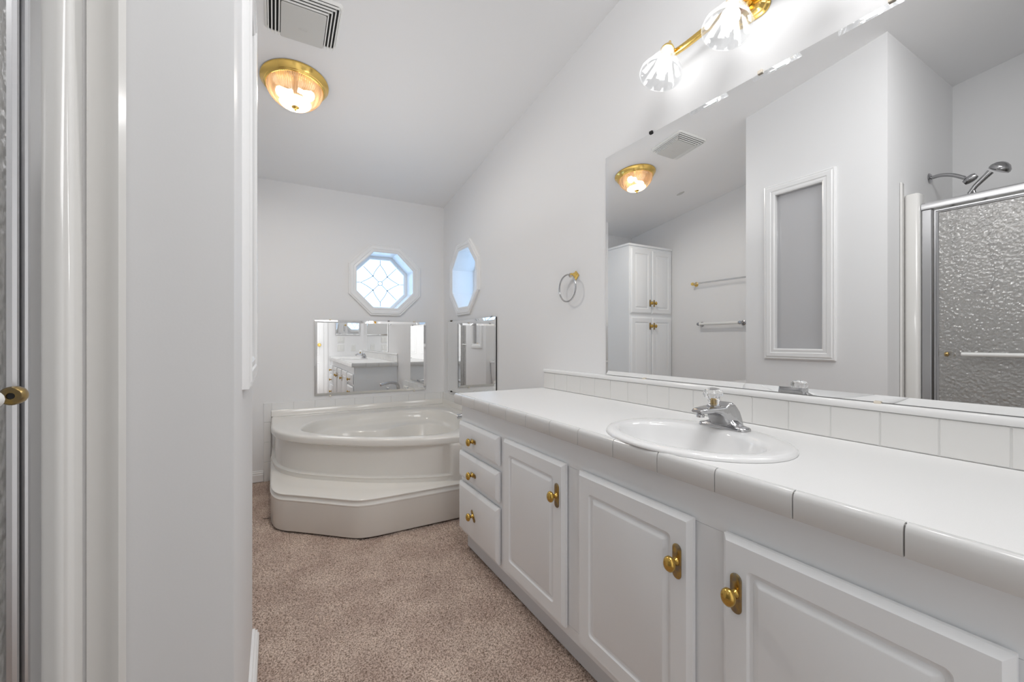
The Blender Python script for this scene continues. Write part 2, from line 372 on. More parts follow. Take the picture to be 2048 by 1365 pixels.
# tile band round the tub
bm = B(); g = .0016
def tiles(bm, mtx, a0, a1, b0, b1, pa, t=.009, mi=0, start=None, bev=.0012):
    a = a0 if start is None else start
    while a < a1-1e-4:
        e = min(a+pa, a1); s = max(a, a0)
        w = e-s-g*2; h = b1-b0-g*2
        if w > .004:
            mm = mtx @ Matrix.Translation(((s+e)/2, (b0+b1)/2, 0))
            loops(bm, mm, [(rrect(w, h, .001, 1), 0), (rrect(w, h, .001, 1), t-bev), (rrect(w-2*bev, h-2*bev, .001, 1), t)], False, True, mi)
        a += pa
tiles(bm, FY(0, YF, 0), -.071, XR-.010, .455, .606, .1545, start=-.071+.053-.1545)
bm2 = FY(0, YF, 0)
for z0 in (-.01, .145, .300): tiles(bm, bm2, -.071, -.020, z0, z0+.155, .06)
tiles(bm, FX(XR, 0, 0), 2.40, YF-.010, .455, .606, .1545)
mm = FY(0, YF, 0); loops(bm, mm @ Matrix.Translation(((XR-.071)/2, .53, 0)), [(rrect(XR+.071-.002, .15, .001, 1), .0005), (rrect(XR+.071-.002, .15, .001, 1), .0065)], True, True, 1)
loops(bm, mm @ Matrix.Translation((-.0455, .228, 0)), [(rrect(.049, .455, .001, 1), .0005), (rrect(.049, .455, .001, 1), .0065)], True, True, 1)
loops(bm, FX(XR, 0, 0) @ Matrix.Translation(((2.4+YF)/2, .53, 0)), [(rrect(YF-2.4-.002, .15, .001, 1), .0005), (rrect(YF-2.4-.002, .15, .001, 1), .0065)], True, True, 1)
struct('trim_1', bm, [M['tile'], M['grout']], 'low band of white glazed tiles round the back of the corner tub', 'tile trim')

# windows -----------------------------------------------------------
def casing_prof(k=1.0): return [(-.004, -.002), (-.004, .012), (.004, .016), (.020, .015), (.024, .019), (.046, .020), (.052, .015), (.058, .017), (.064, .014), (.064, 0)]
def window(name, label, mtx, leaded):
    w = thing(name, label, 'window', mtx.translation, None, 'structure')
    bm = B(); loops(bm, mtx, [(octagon(OAP+o), d) for o, d in casing_prof()], False, False); obj('casing', bm, M['trim'], w)
    bm = B(); loops(bm, mtx, [(octagon(OAP+.0035), -.001), (octagon(OAP), 0.0), (octagon(OAP), -.215), (octagon(OAP+.0035), -.215)], False, False); obj('jamb', bm, M['trim'], w)
    bm = B(); loops(bm, mtx, [(octagon(OAP-.0005), -.20), (octagon(OAP-.022), -.20), (octagon(OAP-.028), -.207), (octagon(OAP-.030), -.222), (octagon(OAP-.0005), -.225), (octagon(OAP-.0005), -.20)], False, False); obj('sash', bm, M['trim'], w)
    bm = B(); loops(bm, mtx, [(octagon(OAP-.029), -.214), (octagon(OAP-.029), -.217)], True, True); pn = obj('glass_pane', bm, M['pane'], w)
    bm = B()
    if leaded:
        R = OAP-.03; D = -.2125; q = R*.30
        nodes = [(q, q), (-q, q), (-q, -q), (q, -q)]
        segs = []
        c = .016; cs = [(c, c), (-c, c), (-c, -c), (c, -c)]
        for (a, b_), (e, f_) in zip(cs, nodes):
            segs.append([(a, b_), (e, f_)]); s = R*.82/math.hypot(e, f_)*1.19; segs.append([(e, f_), (e*s, f_*s)])
        for (i, j), tip in (((0, 1), (0, R*.80)), ((2, 3), (0, -R*.80)), ((0, 3), (R*.80, 0)), ((1, 2), (-R*.80, 0))):
            for k in (i, j):
                nx, ny = nodes[k]; mx_, my = (nx*.55+tip[0]*.45), (ny*.55+tip[1]*.45)
                bow = .014 if abs(tip[1]) > 0 else .014
                if tip[0] == 0: mx_ += math.copysign(bow*.5, nx)
                else: my += math.copysign(bow*.3, -ny)
                segs.append([tuple(v.to_2d()) for v in catmull([(nx, ny, 0), (mx_, my, 0), (*tip, 0)], 5)])
            e = R*.99/R; segs.append([tip, (tip[0]*1.24, tip[1]*1.24)])
        segs.append([(c*1.0*math.cos(a*PI/6)*1.3, c*1.3*math.sin(a*PI/6)) for a in range(13)])
        for s in segs: tube(bm, [mtx @ Vector((a, b_, D)) for a, b_ in s], .0025, 6)
        for a, b_ in nodes: lathe(bm, [(0, -.004), (.006, -.002), (.006, .002), (0, .004)], 8, mtx @ Matrix.Translation((a, b_, D)))
        obj('lead_cames', bm, M['came'], pn)
    else: bm.free()
    return w
window('window_1', 'white octagonal window with leaded star-pattern glass on the far wall', FY(OC1[0], YF, OC1[1]), True)
window('window_2', 'white octagonal window on the right wall, seen from the side near the corner', FX(XR, OC2[0], OC2[1]), True)

# framed interior pane in the partition
w3 = thing('window_3', 'tall narrow white framed pane in the partition wall, mirrored beside the shower', 'window', (XP, (PY0+PY1)/2, (PZ0+PZ1)/2), None, 'structure')
mt = FXP(XP, (PY0+PY1)/2, (PZ0+PZ1)/2); pw, ph = PY1-PY0, PZ1-PZ0
bm = B(); loops(bm, mt, [(rrect(pw+2*o, ph+2*o, .0005, 1), d) for o, d in casing_prof()], False, False); obj('casing', bm, M['trim'], w3)
bm = B(); loops(bm, mt, [(rrect(pw+.007, ph+.007, .0005, 1), -.001), (rrect(pw, ph, .0005, 1), .0), (rrect(pw, ph, .0005, 1), -.075), (rrect(pw+.007, ph+.007, .0005, 1), -.075)], False, False); obj('jamb', bm, M['trim'], w3)
bm = B(); loops(bm, mt, [(rrect(pw-.001, ph-.001, .0005, 1), -.022), (rrect(pw-.001, ph-.001, .0005, 1), -.026)]); obj('glass_pane', bm, M['intpane'], w3)
bm = B(); loops(bm, mt, [(rrect(pw-.001, ph-.001, .0005, 1), -.0275), (rrect(pw-.001, ph-.001, .0005, 1), -.036)]); obj('backing_panel', bm, M['paneback'], w3)

# door behind the camera
d1 = thing('door_1', 'white panelled door with a brass knob, glimpsed in the small far mirror', 'door', (.36, YN, 0), None, 'structure')
dx0, dx1 = -.03, .745
bm = B(); mt = FYP((dx0+dx1)/2, YN, 1.015)
loops(bm, mt, [(rrect(dx1-dx0, 2.03, .001), 0), (rrect(dx1-dx0, 2.03, .001), .012)])
for cx in (-.185, .185):
    for cz, hh in ((-.60, .62), (.13, .62), (.72, .36)): raised_panel(bm, mt @ Matrix.Translation((cx, cz, .004)), .29, hh, .012, .02)
obj('door_leaf', bm, M['trim'], d1)
bm = B()
for sx in (-1, 1):
    x = (dx0+dx1)/2+sx*((dx1-dx0)/2+.036); box(bm, x-.03, x+.03, YN, YN+.018, 0, 2.045, .004)
box(bm, dx0-.066, dx1+.066, YN, YN+.018, 2.045, 2.105, .004); obj('casing', bm, M['trim'], d1)
bm = B(); kz = 1.02
lathe(bm, [(.030, 0), (.030, .004), (.024, .008), (.010, .012), (.010, .032), (.018, .036), (.026, .045), (.027, .055), (.020, .064), (0, .066)], 24, FYP(.675, YN+.012, kz)); obj('door_knob', bm, M['brass'], d1, 40)

# ------------------------------------------------------------------ vanity
XV = .865; VY1 = 2.06; VY0 = YN+.006; CT = .812; CB = .761
van = thing('vanity_cabinet', 'long white vanity cabinet with drawers and raised-panel doors under the counter', 'cabinet', (1.13, (VY0+VY1)/2, 0))
bm = B(); box(bm, XV, XV+.019, VY0, VY1, .094, .1335); box(bm, XV, XV+.019, VY0, VY1, .668, CB-.001); box(bm, XV, XV+.019, 1.555, VY1, .1343, .6672)
for yy in (1.10, .605, .125): box(bm, XV, XV+.019, yy-.052, yy+.052, .1343, .6672)
box(bm, XV, XV+.019, VY0, .0720, .1343, .6672); box(bm, XV+.004, XV+.0188, VY0+.02, VY1-.02, .1345, .667); box(bm, XV+.0192, XR-.002, VY1-.016, VY1, .094, CB-.001, .002); box(bm, XV+.0192, XR-.002, VY0, VY0+.016, .094, CB-.001)
box(bm, XV+.0192, XR-.012, VY0+.017, VY1-.017, .094, .110); box(bm, XR-.0115, XR-.002, VY0+.017, VY1-.017, .094, CB-.001); obj('body', bm, M['cab'], van)
bm = B(); box(bm, .898, .914, VY0, VY1-.018, .002, .0935); box(bm, .9142, XR-.002, VY1-.034, VY1-.018, .002, .0935); box(bm, .898, .905, VY1-.0178, VY1-.003, .002, .0935); obj('toe_kick', bm, M['toe'], van)
def knob(mtx, parent, plate_w, plate_h, nm='knob', ang=0):
    m2 = mtx @ Matrix.Rotation(ang, 4, 'Z')
    bm = B(); r = min(plate_w, plate_h)/2*.98
    loops(bm, m2, [(rrect(plate_w, plate_h, r, 6), 0), (rrect(plate_w, plate_h, r, 6), .0015), (rrect(plate_w-.004, plate_h-.004, r-.002, 6), .0032), (rrect(plate_w-.012, plate_h-.012, r-.006, 6), .004)])
    k = obj('knob_plate', bm, M['oldbrass'], parent, 40)
    bm = B(); lathe(bm, [(.0095, .003), (.0085, .006), (.006, .009), (.006, .015), (.0085, .018), (.0145, .021), (.0172, .025), (.0168, .030), (.0130, .0345), (.0070, .037), (0, .0378)], 28, mtx @ Matrix.Diagonal((.92, 1.1, 1, 1)))
    return obj(nm, bm, M['knobbrass'], parent, 50)
def vdoor(y0, y1, ky, kz=.562):
    bm = B(); raised_panel(bm, FX(XV-.004, (y0+y1)/2, (.124+.676)/2), y1-y0, .676-.124)
    d = obj('door', bm, M['cab'], van, 25); knob(FX(XV-.0230, ky, kz), d, .025, .084); return d
vdoor(1.137, 1.566, 1.172); vdoor(.6435, 1.063, .680); vdoor(.152, .566, .532)
def drawers(y0, y1, ky):
    for z0, z1, kz, ang in ((.545, .672, .600, 0), (.386, .517, .437, 0), (.112, .358, .238, .9)):
        bm = B(); slab_front(bm, FX(XV-.004, (y0+y1)/2, (z0+z1)/2), y1-y0, z1-z0)
        d = obj('drawer', bm, M['cab'], van, 25); knob(FX(XV-.0230, ky, kz), d, .062, .022, ang=ang)
drawers(1.616, 2.055, 1.865); drawers(-.300, .098, -.10)

ctr = thing('countertop', 'white laminate countertop with a tiled front edge, holding the oval sink', 'countertop', (1.12, .87, CB))
SKC = (1.045, .795); SA, SB = .213, .265
hole = [(SKC[0]+(SA-.012)*math.cos(2*PI*i/40), SKC[1]+(SB-.012)*math.sin(2*PI*i/40)) for i in range(40)]
bm = B(); poly_hole(bm, Matrix(), [(.845, VY0), (XR-.002, VY0), (XR-.002, 2.078), (.845, 2.078)], hole, CB+.0005, CT); obj('slab', bm, M['laminate'], ctr)
bm = B(); p = .1575; y = .260-4*p+p*.0
def edge_tile(bm, mtx, w):
    """bullnose edge tile: mtx local a along the edge, b up, d outward"""
    prof = [(-.0005, CB), (.0095, CB), (.012, CB+.003), (.012, CT-.012), (.0105, CT-.005), (.007, CT-.0005), (.002, CT+.0012), (-.004, CT+.0012), (-.006, CT+.0003)]
    loft(bm, [[mtx @ Vector((a, z, d)) for d, z in prof] for a in (-w/2, w/2)], True, True, True)
while y < 2.09:
    a0, a1 = max(y, VY0), min(y+p, 2.0895)
    if a1-a0 > .02: edge_tile(bm, FX(.8445, (a0+a1)/2, 0), a1-a0-.0026)
    y += p
x = .846
while x < XR-.01:
    a1 = min(x+p, XR-.002)
    edge_tile(bm, FYP((x+a1)/2, 2.0785, 0), a1-x-.0026); x += p
obj('edge_tiles', bm, M['etile_shaded'], ctr, 40)
bm = B(); box(bm, .8380, .8447, VY0, 2.084, CB+.002, CT-.002); box(bm, .8448, XR-.003, 2.0783, 2.0845, CB+.002, CT-.002); obj('edge_grout', bm, M['dgrout'], ctr)

# backsplash
bs = thing('backsplash', 'row of white glazed backsplash tiles between the counter and the large mirror', 'backsplash', (XR, .87, CT))
bm = B(); pb = .1137
ys = 1.962
y = ys-.0+.1137
tiles(bm, FX(XR-.0005, 0, 0), VY0, 2.075, CT+.001, .905, pb, .009, start=1.962-21*pb)
obj('tiles', bm, M['tileb'], bs)
bm = B(); box(bm, XR-.0075, XR-.0005, VY0, 2.075, CT+.001, .904); obj('grout', bm, M['grout'], bs)
bm = B(); prof = [(.0005, .9055), (.012, .9055), (.0135, .909), (.0135, .918), (.011, .9235), (.006, .926), (.0005, .926)]
loft(bm, [[Vector((XR-d, yy, z)) for d, z in prof] for yy in (VY0, 2.075)], True, True, True); obj('cap_strip', bm, M['tile'], bs, 40)

# sink
sk = thing('sink', 'white oval drop-in sink set in the counter', 'sink', (SKC[0], SKC[1], CT))
def ell(cx, cy, a, b_, z, n=64): return [Vector((cx+a*math.cos(2*PI*i/n), cy+b_*math.sin(2*PI*i/n), z)) for i in range(n)]
bm = B(); c = SKC
ix = c[0]-.028
loft(bm, [ell(*c, SA-.016, SB-.016, CT-.02), ell(*c, SA-.014, SB-.014, CT+.0008), ell(*c, SA, SB, CT+.0008), ell(*c, SA+.0005, SB+.0005, CT+.005), ell(*c, SA-.004, SB-.004, CT+.0095), ell(*c, SA-.014, SB-.014, CT+.0125), ell(c[0]-.004, c[1], SA-.030, SB-.026, CT+.013), ell(ix+.006, c[1], .158, .222, CT+.0125), ell(ix, c[1], .147, .213, CT+.009), ell(ix, c[1], .142, .207, CT-.002), ell(ix, c[1], .136, .199, CT-.03), ell(ix, c[1], .120, .178, CT-.075), ell(ix, c[1], .090, .135, CT-.110), ell(ix, c[1], .045, .065, CT-.127), ell(ix, c[1], .022, .022, CT-.131)], True, False, True)
obj('basin', bm, M['porc'], sk, 60)
bm = B(); lathe(bm, [(.031, 0), (.031, .002), (.022, .003), (.020, .0015), (0, .004)], 24, Matrix.Translation((ix, c[1], CT-.130))); obj('drain', bm, M['chrome'], sk, 40)

# faucet on the sink deck
FC = Vector((1.205, .800, CT+.0128))
fa = thing('sink_faucet', 'chrome single-handle faucet with a clear knob, standing behind the sink bowl', 'faucet', FC)
bm = B(); mt = frame(FC, (0, 1, 0), (-1, 0, 0), (0, 0, 1))
loops(bm, mt, [(rrect(.156, .052, .020, 6), 0), (rrect(.156, .052, .020, 6), .006), (rrect(.150, .046, .018, 6), .0095), (rrect(.120, .042, .018, 6), .013), (rrect(.088, .044, .018, 6), .020), (rrect(.070, .044, .016, 6), .030)])
obj('base_plate', bm, M['chrome'], fa, 50)
bm = B(); rows = []
for fx, top, bot, hw in ((.032, .014, .006, .042), (.028, .034, .006, .041), (.018, .056, .007, .040), (.004, .073, .008, .038), (-.008, .0815, .009, .036), (-.016, .080, .010, .0345), (-.024, .073, .012, .033), (-.030, .071, .024, .032), (-.040, .0705, .039, .031), (-.056, .070, .049, .029), (-.080, .0695, .053, .026), (-.108, .068, .053, .0225), (-.124, .066, .054, .0195), (-.130, .063, .057, .016)):
    h = top-bot; cz = (top+bot)/2; rows.append([FC+Vector((fx, a, cz+b_)) for a, b_ in rrect(hw*2, h, min(.007, h*.45), 4)])
loft(bm, rows, True, True, True); lathe(bm, [(.011, -.008), (.011, 0), (.009, .002), (0, .002)], 16, Matrix.Translation(FC+Vector((-.112, 0, .050))))
sp = obj('spout', bm, M['chrome'], fa, 45)
bm = B(); lathe(bm, [(.020, .064), (.020, .0715), (.017, .0735), (0, .0735)], 24, Matrix.Translation(FC+Vector((-.050, 0, 0)))); obj('collar', bm, M['chrome'], fa, 40)
bm = B(); mt = Matrix.Translation(FC+Vector((-.050, 0, .0738))) @ Matrix.Rotation(-.10, 4, 'Y')
lathe(bm, [(0, 0), (.0145, 0), (.0155, .010), (.017, .018), (.024, .025), (.0275, .032), (.027, .040), (.020, .048), (.010, .051), (0, .051)], 48, mt, lambda a, z: 1+.05*math.cos(8*a)*(1 if z > .02 else .3)); kn = obj('handle', bm, M['crystal'], fa, 30)
bm = B(); lathe(bm, [(.006, .001), (.006, .026), (0, .026)], 12, mt); obj('stem', bm, M['oldbrass'], kn, 40)

# ------------------------------------------------------------------ mirrors
def mirror(name, label, mtx, w, h, bev, t, clips=(), group=None, tilt=.0028):
    r = thing(name, label, 'mirror', mtx @ Vector((0, -h/2, 0)), group)
    bm = B()
    loops(bm, mtx, [(rrect(w, h, .0005, 1), .001), (rrect(w, h, .0005, 1), t-tilt)], True, False, 1)
    loops(bm, mtx, [(rrect(w, h, .0005, 1), t-tilt), (rrect(w-2*bev, h-2*bev, .0005, 1), t)], False, True, 0)
    bmesh.ops.remove_doubles(bm, verts=bm.verts[:], dist=1e-6)
    obj('glass', bm, [M['mirror'], M['medge']], r)
    for a, b_, s, mk in clips:
        bm = B(); box(bm, -.008, .008, -.006, .006, t-.001 if False else .0, t+.003, .002); bmesh.ops.transform(bm, matrix=mtx @ Matrix.Translation((a, b_+s*.004, 0)), verts=bm.verts[:]); obj('clip', bm, M[mk], r)
    return r
my0, my1, mz0, mz1 = .02, 1.543, .9285, 1.977; mh = mz1-mz0; mw = my1-my0; myc = (my0+my1)/2
mirror('wall_mirror', 'large rectangular mirror on the right wall above the vanity', FX(XR, myc, (mz0+mz1)/2), mw, mh, .019, .007,
       [(1.262-myc, mh/2, 1, 'dark'), (.80-myc, mh/2, 1, 'clip'), (.46-myc, mh/2, 1, 'clip'), (.49-myc, -mh/2, -1, 'clip'), (1.30-myc, -mh/2, -1, 'clip')])
mirror('wall_mirror', 'small wide mirror on the far wall, under the leaded octagonal window', FY((.288+1.226)/2, YF, (1.262+.637)/2), .938, .625, .02, .010,
       [(-.35, .3125, 1, 'clip'), (.13, .3125, 1, 'chrome'), (.36, .3125, 1, 'clip'), (-.35, -.3125, -1, 'clip'), (.36, -.3125, -1, 'clip')])
mirror('wall_mirror', 'small mirror on the right wall next to the corner, low above the tub', FX(XR, (2.69+3.645)/2, (1.266+.637)/2), .955, .629, .02, .014,
       [(-.40, .3145, 1, 'chrome'), (.40, .3145, 1, 'dark'), (.40, -.3145, -1, 'dark')])
mirror('wall_mirror', 'small mirror above the switches on the wall by the door, seen only by reflection', FYP(1.135, YN, 1.57), .41, .75, .015, .012)

# switches, outlet on the near wall
def plate(name, label, cat, x, z, w, n, group=None):
    r = thing(name, label, cat, (x, YN, z), group)
    bm = B(); loops(bm, FYP(x, YN, z), [(rrect(w, .116, .004), 0), (rrect(w, .116, .004), .003), (rrect(w-.006, .110, .004), .006)]); obj('cover_plate', bm, M['switch'], r)
    for k in range(n):
        a = (k-(n-1)/2)*.046
        if cat == 'switch':
            bm = B(); box(bm, x+a-.016, x+a+.016, YN+.0061, YN+.010, z-.033, z+.033, .002); obj('rocker', bm, M['plastic'], r)
        else:
            for dz in (-.02, .02):
                bm = B(); lathe(bm, [(.0155, 0), (.0155, .0025), (0, .0025)], 20, FYP(x, YN+.0061, z+dz))
                for s in (-1, 1): box(bm, x+s*.006-.001, x+s*.006+.001, YN+.0086, YN+.0092, z+dz-.004, z+dz+.005, 0, 1)
                obj('socket', bm, [M['plastic'], M['dark']], r)
plate('light_switch', 'upper double switch plate under the small mirror by the door, seen by reflection', 'switch', 1.02, 1.115, .116, 2)
plate('light_switch', 'lower double switch plate just above the counter end, seen by reflection', 'switch', 1.02, .965, .116, 2)
plate('wall_outlet', 'white outlet plate beside the lower switches, seen by reflection', 'outlet', 1.228, .965, .072, 1)

# ------------------------------------------------------------------ towel ring
tr = thing('towel_ring', 'chrome towel ring with a brass diamond mount on the right wall beside the large mirror', 'towel ring', (XR, 1.78, 1.44))
bm = B(); mt = FX(XR, 1.777, 1.440) @ Matrix.Rotation(PI/4, 4, 'Z')
loops(bm, mt, [(rrect(.036, .036, .002), 0), (rrect(.036, .036, .002), .005), (rrect(.024, .024, .002), .012), (rrect(.016, .016, .002), .026), (rrect(.018, .018, .002), .034), (rrect(.010, .010, .002), .040)]); obj('mount', bm, M['brass'], tr)
bm = B(); R = .072; cy, cz_ = 1.808, 1.440-R+.006
tube(bm, [(XR-.036+.010*math.sin(a)*0, cy+R*math.sin(a), cz_+R*math.cos(a)) for a in [2*PI*i/48 for i in range(48)]],   .0045, 10, closed=True); obj('ring', bm, M['chrome'], tr, 60)
bm = B(); tube(bm, [(XR-.036, 1.784+.009*math.cos(a), 1.440+.009*math.sin(a)) for a in [2*PI*i/20 for i in range(20)]], .003, 8, closed=True); obj('hanger_loop', bm, M['chrome'], tr, 60)

# ------------------------------------------------------------------ vanity light
VL = (.830, 2.223)
vl = thing('vanity_light', 'brass wall light bar with three clear cut-glass shades above the large mirror', 'wall lamp', (XR, VL[0], VL[1]))
bm = B(); mt = FX(XR, VL[0], VL[1])
loops(bm, mt, [(rrect(0.125, .110, .03, 5), 0), (rrect(0.125, .110, .03, 5), .006), (rrect(0.111, .098, .026, 5), .010), (rrect(0.107, .094, .024, 5), .016), (rrect(0.089, .076, .020, 5), .022), (rrect(0.083, .070, .018, 5), .028)]); obj('backplate', bm, M['brass'], vl, 30)
bm = B(); LY = (1.097, .830, .563)
path = catmull([(XR-.055, LY[0]+.004, VL[1]-.015), (XR-.050, LY[0]-.05, VL[1]-.012), (XR-.044, .935, VL[1]), (XR-.042, .830, VL[1]+.004), (XR-.044, .725, VL[1]), (XR-.050, LY[2]+.05, VL[1]-.012), (XR-.055, LY[2]-.004, VL[1]-.015)], 8)
tube(bm, path, .0125, 14); tube(bm, [(XR-.027, .830, VL[1]), (XR-.045, .830, VL[1]+.003)], .02, 16); obj('bar', bm, M['brass'], vl, 50)
for ly in LY:
    neck = Vector((XR-.098, ly, VL[1]-.020)); mt = Matrix.Translation(neck) @ Matrix.Rotation(math.radians(20), 4, 'Y') @ Matrix.Rotation(PI, 4, 'X')
    # local z points down and outwards
    bm = B(); lathe(bm, [(0, -.040), (.004, -.039), (.005, -.034), (.003, -.030), (.012, -.024), (.020, -.012), (.025, -.002), (.026, .004), (.023, .005), (0, .005)], 24, mt)
    tube(bm, [(XR-.053, ly, VL[1]-.014), (XR-.075, ly, VL[1]-.008), neck+Vector((.006, 0, .008))], .008, 10)
    so = obj('socket', bm, M['brass'], vl, 40)
    def flute(a, z): return 1+(.05*max(0, min(1, (z-.02)/.06))*(1 if z < .112 else .15)*(abs(((a*11/(2*PI)) % 1)*2-1)*2-1))
    bm = B(); NF = 88
    lathe(bm, [(0.0246, .003), (0.0265, .012), (0.0322, .026), (0.0428, .046), (0.0545, .066), (0.0654, .088), (0.0730, .104), (0.0779, .114), (0.0779, .117), (0.0741, .117), (0.0676, .101), (0.0600, .086), (0.0491, .064), (0.0373, .044), (0.0281, .026), (0.0224, .012), (0.0211, .004)], NF, mt, flute)
    obj('glass_shade', bm, M['shade'], vl, 20)
    bm = B(); lathe(bm, [(.012, .006), (.013, .028), (.020, .044), (.028, .058), (.030, .070), (.026, .083), (.016, .092), (0, .095)], 20, mt); obj('bulb', bm, M['bulb'], vl, 60)
    ld = bpy.data.lights.new('bulb_light', 'AREA'); ld.shape = 'DISK'; ld.size = .05; ld.energy = P_VSPOT; ld.color = (1, 1, 1)
    lo = bpy.data.objects.new('bulb_light', ld); COL.objects.link(lo); lo.parent = vl
    q = mt @ Vector((0, 0, .100)); lo.location = q-vl.location; lo.rotation_euler = (0, math.radians(48), 0)

# ------------------------------------------------------------------ ceiling light
CL = Vector((.102, 2.605, zc(2.605)))
cl = thing('ceiling_light', 'round brass ceiling light with a ribbed glass dome, lit warm', 'ceiling lamp', CL)
mt = Matrix.Translation(CL) @ Matrix.Rotation(-CSL, 4, 'X') @ Matrix.Rotation(PI, 4, 'X')   # local z down from the ceiling
bm = B(); lathe(bm, [(.168, 0), (.170, .004), (.169, .010), (.160, .020), (.154, .030), (.152, .034), (.148, .036), (.146, .040), (.142, .042), (.138, .041), (.138, .012), (0, .012)], 64, mt); obj('canopy', bm, M['brass'], cl, 30)
NR = 144
bm = B(); pr = [(.136, .036), (.140, .041), (.139, .050), (.133, .068), (.120, .090), (.100, .111), (.073, .130), (.042, .142), (.014, .147)]
lathe(bm, pr+[(r-.003, z-.003) for r, z in reversed(pr)], NR*2, mt, lambda a, z: 1+(.017*math.cos(NR/2*a) if .045 < z < .134 else 0)); obj('dome', bm, M['dome'], cl, 80)
bm = B(); lathe(bm, [(.0, .143), (.019, .1465), (.021, .150), (.012, .155), (.006, .159), (.007, .165), (.004, .170), (0, .172)], 20, mt); obj('finial', bm, M['brass'], cl, 50)
for s in (-1, 1):
    bm = B(); lathe(bm, [(0, -.045), (.013, -.045), (.013, -.02), (.022, 0), (.029, .016), (.026, .030), (.012, .040), (0, .041)], 16, mt @ Matrix.Translation((s*.055, s*.012, .064)) @ Matrix.Rotation(s*1.25, 4, 'Y')); obj('bulb', bm, M['bulbw'], cl, 60)

ld = bpy.data.lights.new('dome_light', 'AREA'); ld.shape = 'DISK'; ld.size = .07; ld.energy = P_DLAMP; ld.color = (1, .99, .98)
lo = bpy.data.objects.new('dome_light', ld); COL.objects.link(lo); lo.parent = cl; lo.location = (mt @ Vector((0, 0, .124)))-CL; lo.rotation_euler = (-CSL, 0, 0)

# ------------------------------------------------------------------ exhaust fan grille
FG = Vector((.118, 2.146, zc(2.146)))
ef = thing('exhaust_fan', 'white square exhaust fan grille with a plain centre panel on the ceiling', 'ventilation fan', FG)
mt = frame(FG, (1, 0, 0), (0, math.cos(CSL), -math.sin(CSL)), (0, -math.sin(CSL), -math.cos(CSL)))   # a = X, b = towards far wall, d = down
fw, fh, fd = .312, .272, .026
bm = B(); loops(bm, mt, [(rrect(fw-.004, fh-.004, .02, 5), .0005), (rrect(fw-.012, fh-.012, .02, 5), .008)]); obj('housing', bm, M['dark'], ef)
def ribs(bm, a0, a1, b0, b1, d0=.0085, d1=fd):
    r = B(); box(r, a0, a1, b0, b1, d0, d1, .0012); bmesh.ops.transform(r, matrix=mt, verts=r.verts[:])
    me = bpy.data.meshes.new('t'); r.to_mesh(me); r.free(); bm.from_mesh(me); bpy.data.meshes.remove(me)
bm = B(); A, Bh = fw/2, fh/2
pw2 = A-.064; top = Bh+.005; bot = -Bh+.068
for k in range(4):
    o = .012+.0145*k
    for s in (-1, 1):
        e = (-A+o) if s < 0 else (A-o); ribs(bm, min(e, e-s*.0055), max(e, e-s*.0055), -Bh+o, Bh-.003, .0085, fd-.0035*(3-k)*.6)
    ribs(bm, -A+o, A-o, -Bh+o, -Bh+o+.0080, fd-.0035*(3-k)*.6-.006, fd-.0035*(3-k)*.6)
obj('slats', bm, M['plastic'], ef)
bm = B(); loops(bm, mt, [(rrect(fw, fh, .022, 5), .0002), (rrect(fw, fh, .022, 5), .006), (rrect(fw-.012, fh-.012, .02, 5), .013), (rrect(fw-.020, fh-.020, .018, 5), .013), (rrect(fw-.020, fh-.020, .018, 5), .0088)], False, False); obj('rim', bm, M['plastic'], ef)
bm = B(); cb = (top-.008+bot)/2; mp = mt @ Matrix.Translation((0, cb, 0)); hh = (top-.008)-bot
loops(bm, mp, [(rrect(2*pw2, hh, .010, 4), .0085), (rrect(2*pw2, hh, .010, 4), fd), (rrect(2*pw2-.006, hh-.006, .009, 4), fd+.002)])
me_ = mt @ Matrix.Translation((0, cb+.02, fd+.002))
loops(bm, me_, [(rrect(.040, .012, .006, 5), 0), (rrect(.039, .011, .0055, 5), .0008), (rrect(.036, .008, .004, 5), .0008), (rrect(.035, .007, .0035, 5), .0002)])
loops(bm, me_ @ Matrix.Translation((-.006, 0, 0)), [(rrect(.012, .003, .001, 2), 0), (rrect(.012, .003, .001, 2), .0008)]); loops(bm, me_ @ Matrix.Translation((.008, 0, 0)), [(rrect(.009, .003, .001, 2), 0), (rrect(.009, .003, .001, 2), .0008)])
obj('centre_panel', bm, M['fanp'], ef)
# small ceiling cover plate seen in the mirror
CP = Vector((-.60, 2.70, zc(2.70)))
bm = B(); lathe(bm, [(.036, 0), (.036, .003), (.030, .006), (0, .007)], 28, Matrix.Translation(CP) @ Matrix.Rotation(-CSL, 4, 'X') @ Matrix.Rotation(PI, 4, 'X') @ Matrix.Diagonal((.5, 1.2, 1, 1)))
tag(obj('ceiling_plate', bm, M['fanp'], None, 40, CP), 'small pale oval cover plate on the ceiling, visible only in the large mirror', 'cover plate')

# ------------------------------------------------------------------ corner bathtub
CX, CY = XR-.011, YF-.011
Lp = [(-.018, CY), (-.018, 3.4), (-.018, 3.05), (-.018, 2.95), (-.012, 2.87), (.006, 2.79), (.040, 2.735), (.10, 2.683), (.20, 2.594), (.30, 2.503), (.36, 2.449), (.405, 2.417), (.46, 2.402), (.53, 2.397), (.70, 2.396), (1.0, 2.395), (CX, 2.395)]
Rp = [(-.018, CY), (-.018, 3.5), (-.014, 3.30), (.030, 3.10), (.14, 2.918), (.336, 2.738), (.53, 2.597), (.73, 2.502), (.90, 2.452), (1.05, 2.424), (1.2, 2.41), (CX, 2.405)]
Ap = [(-.012, CY), (-.012, 3.5), (-.006, 3.32), (.034, 3.13), (.15, 2.937), (.342, 2.762), (.535, 2.618), (.735, 2.514), (.905, 2.450), (1.05, 2.412), (1.2, 2.404), (CX, 2.402)]
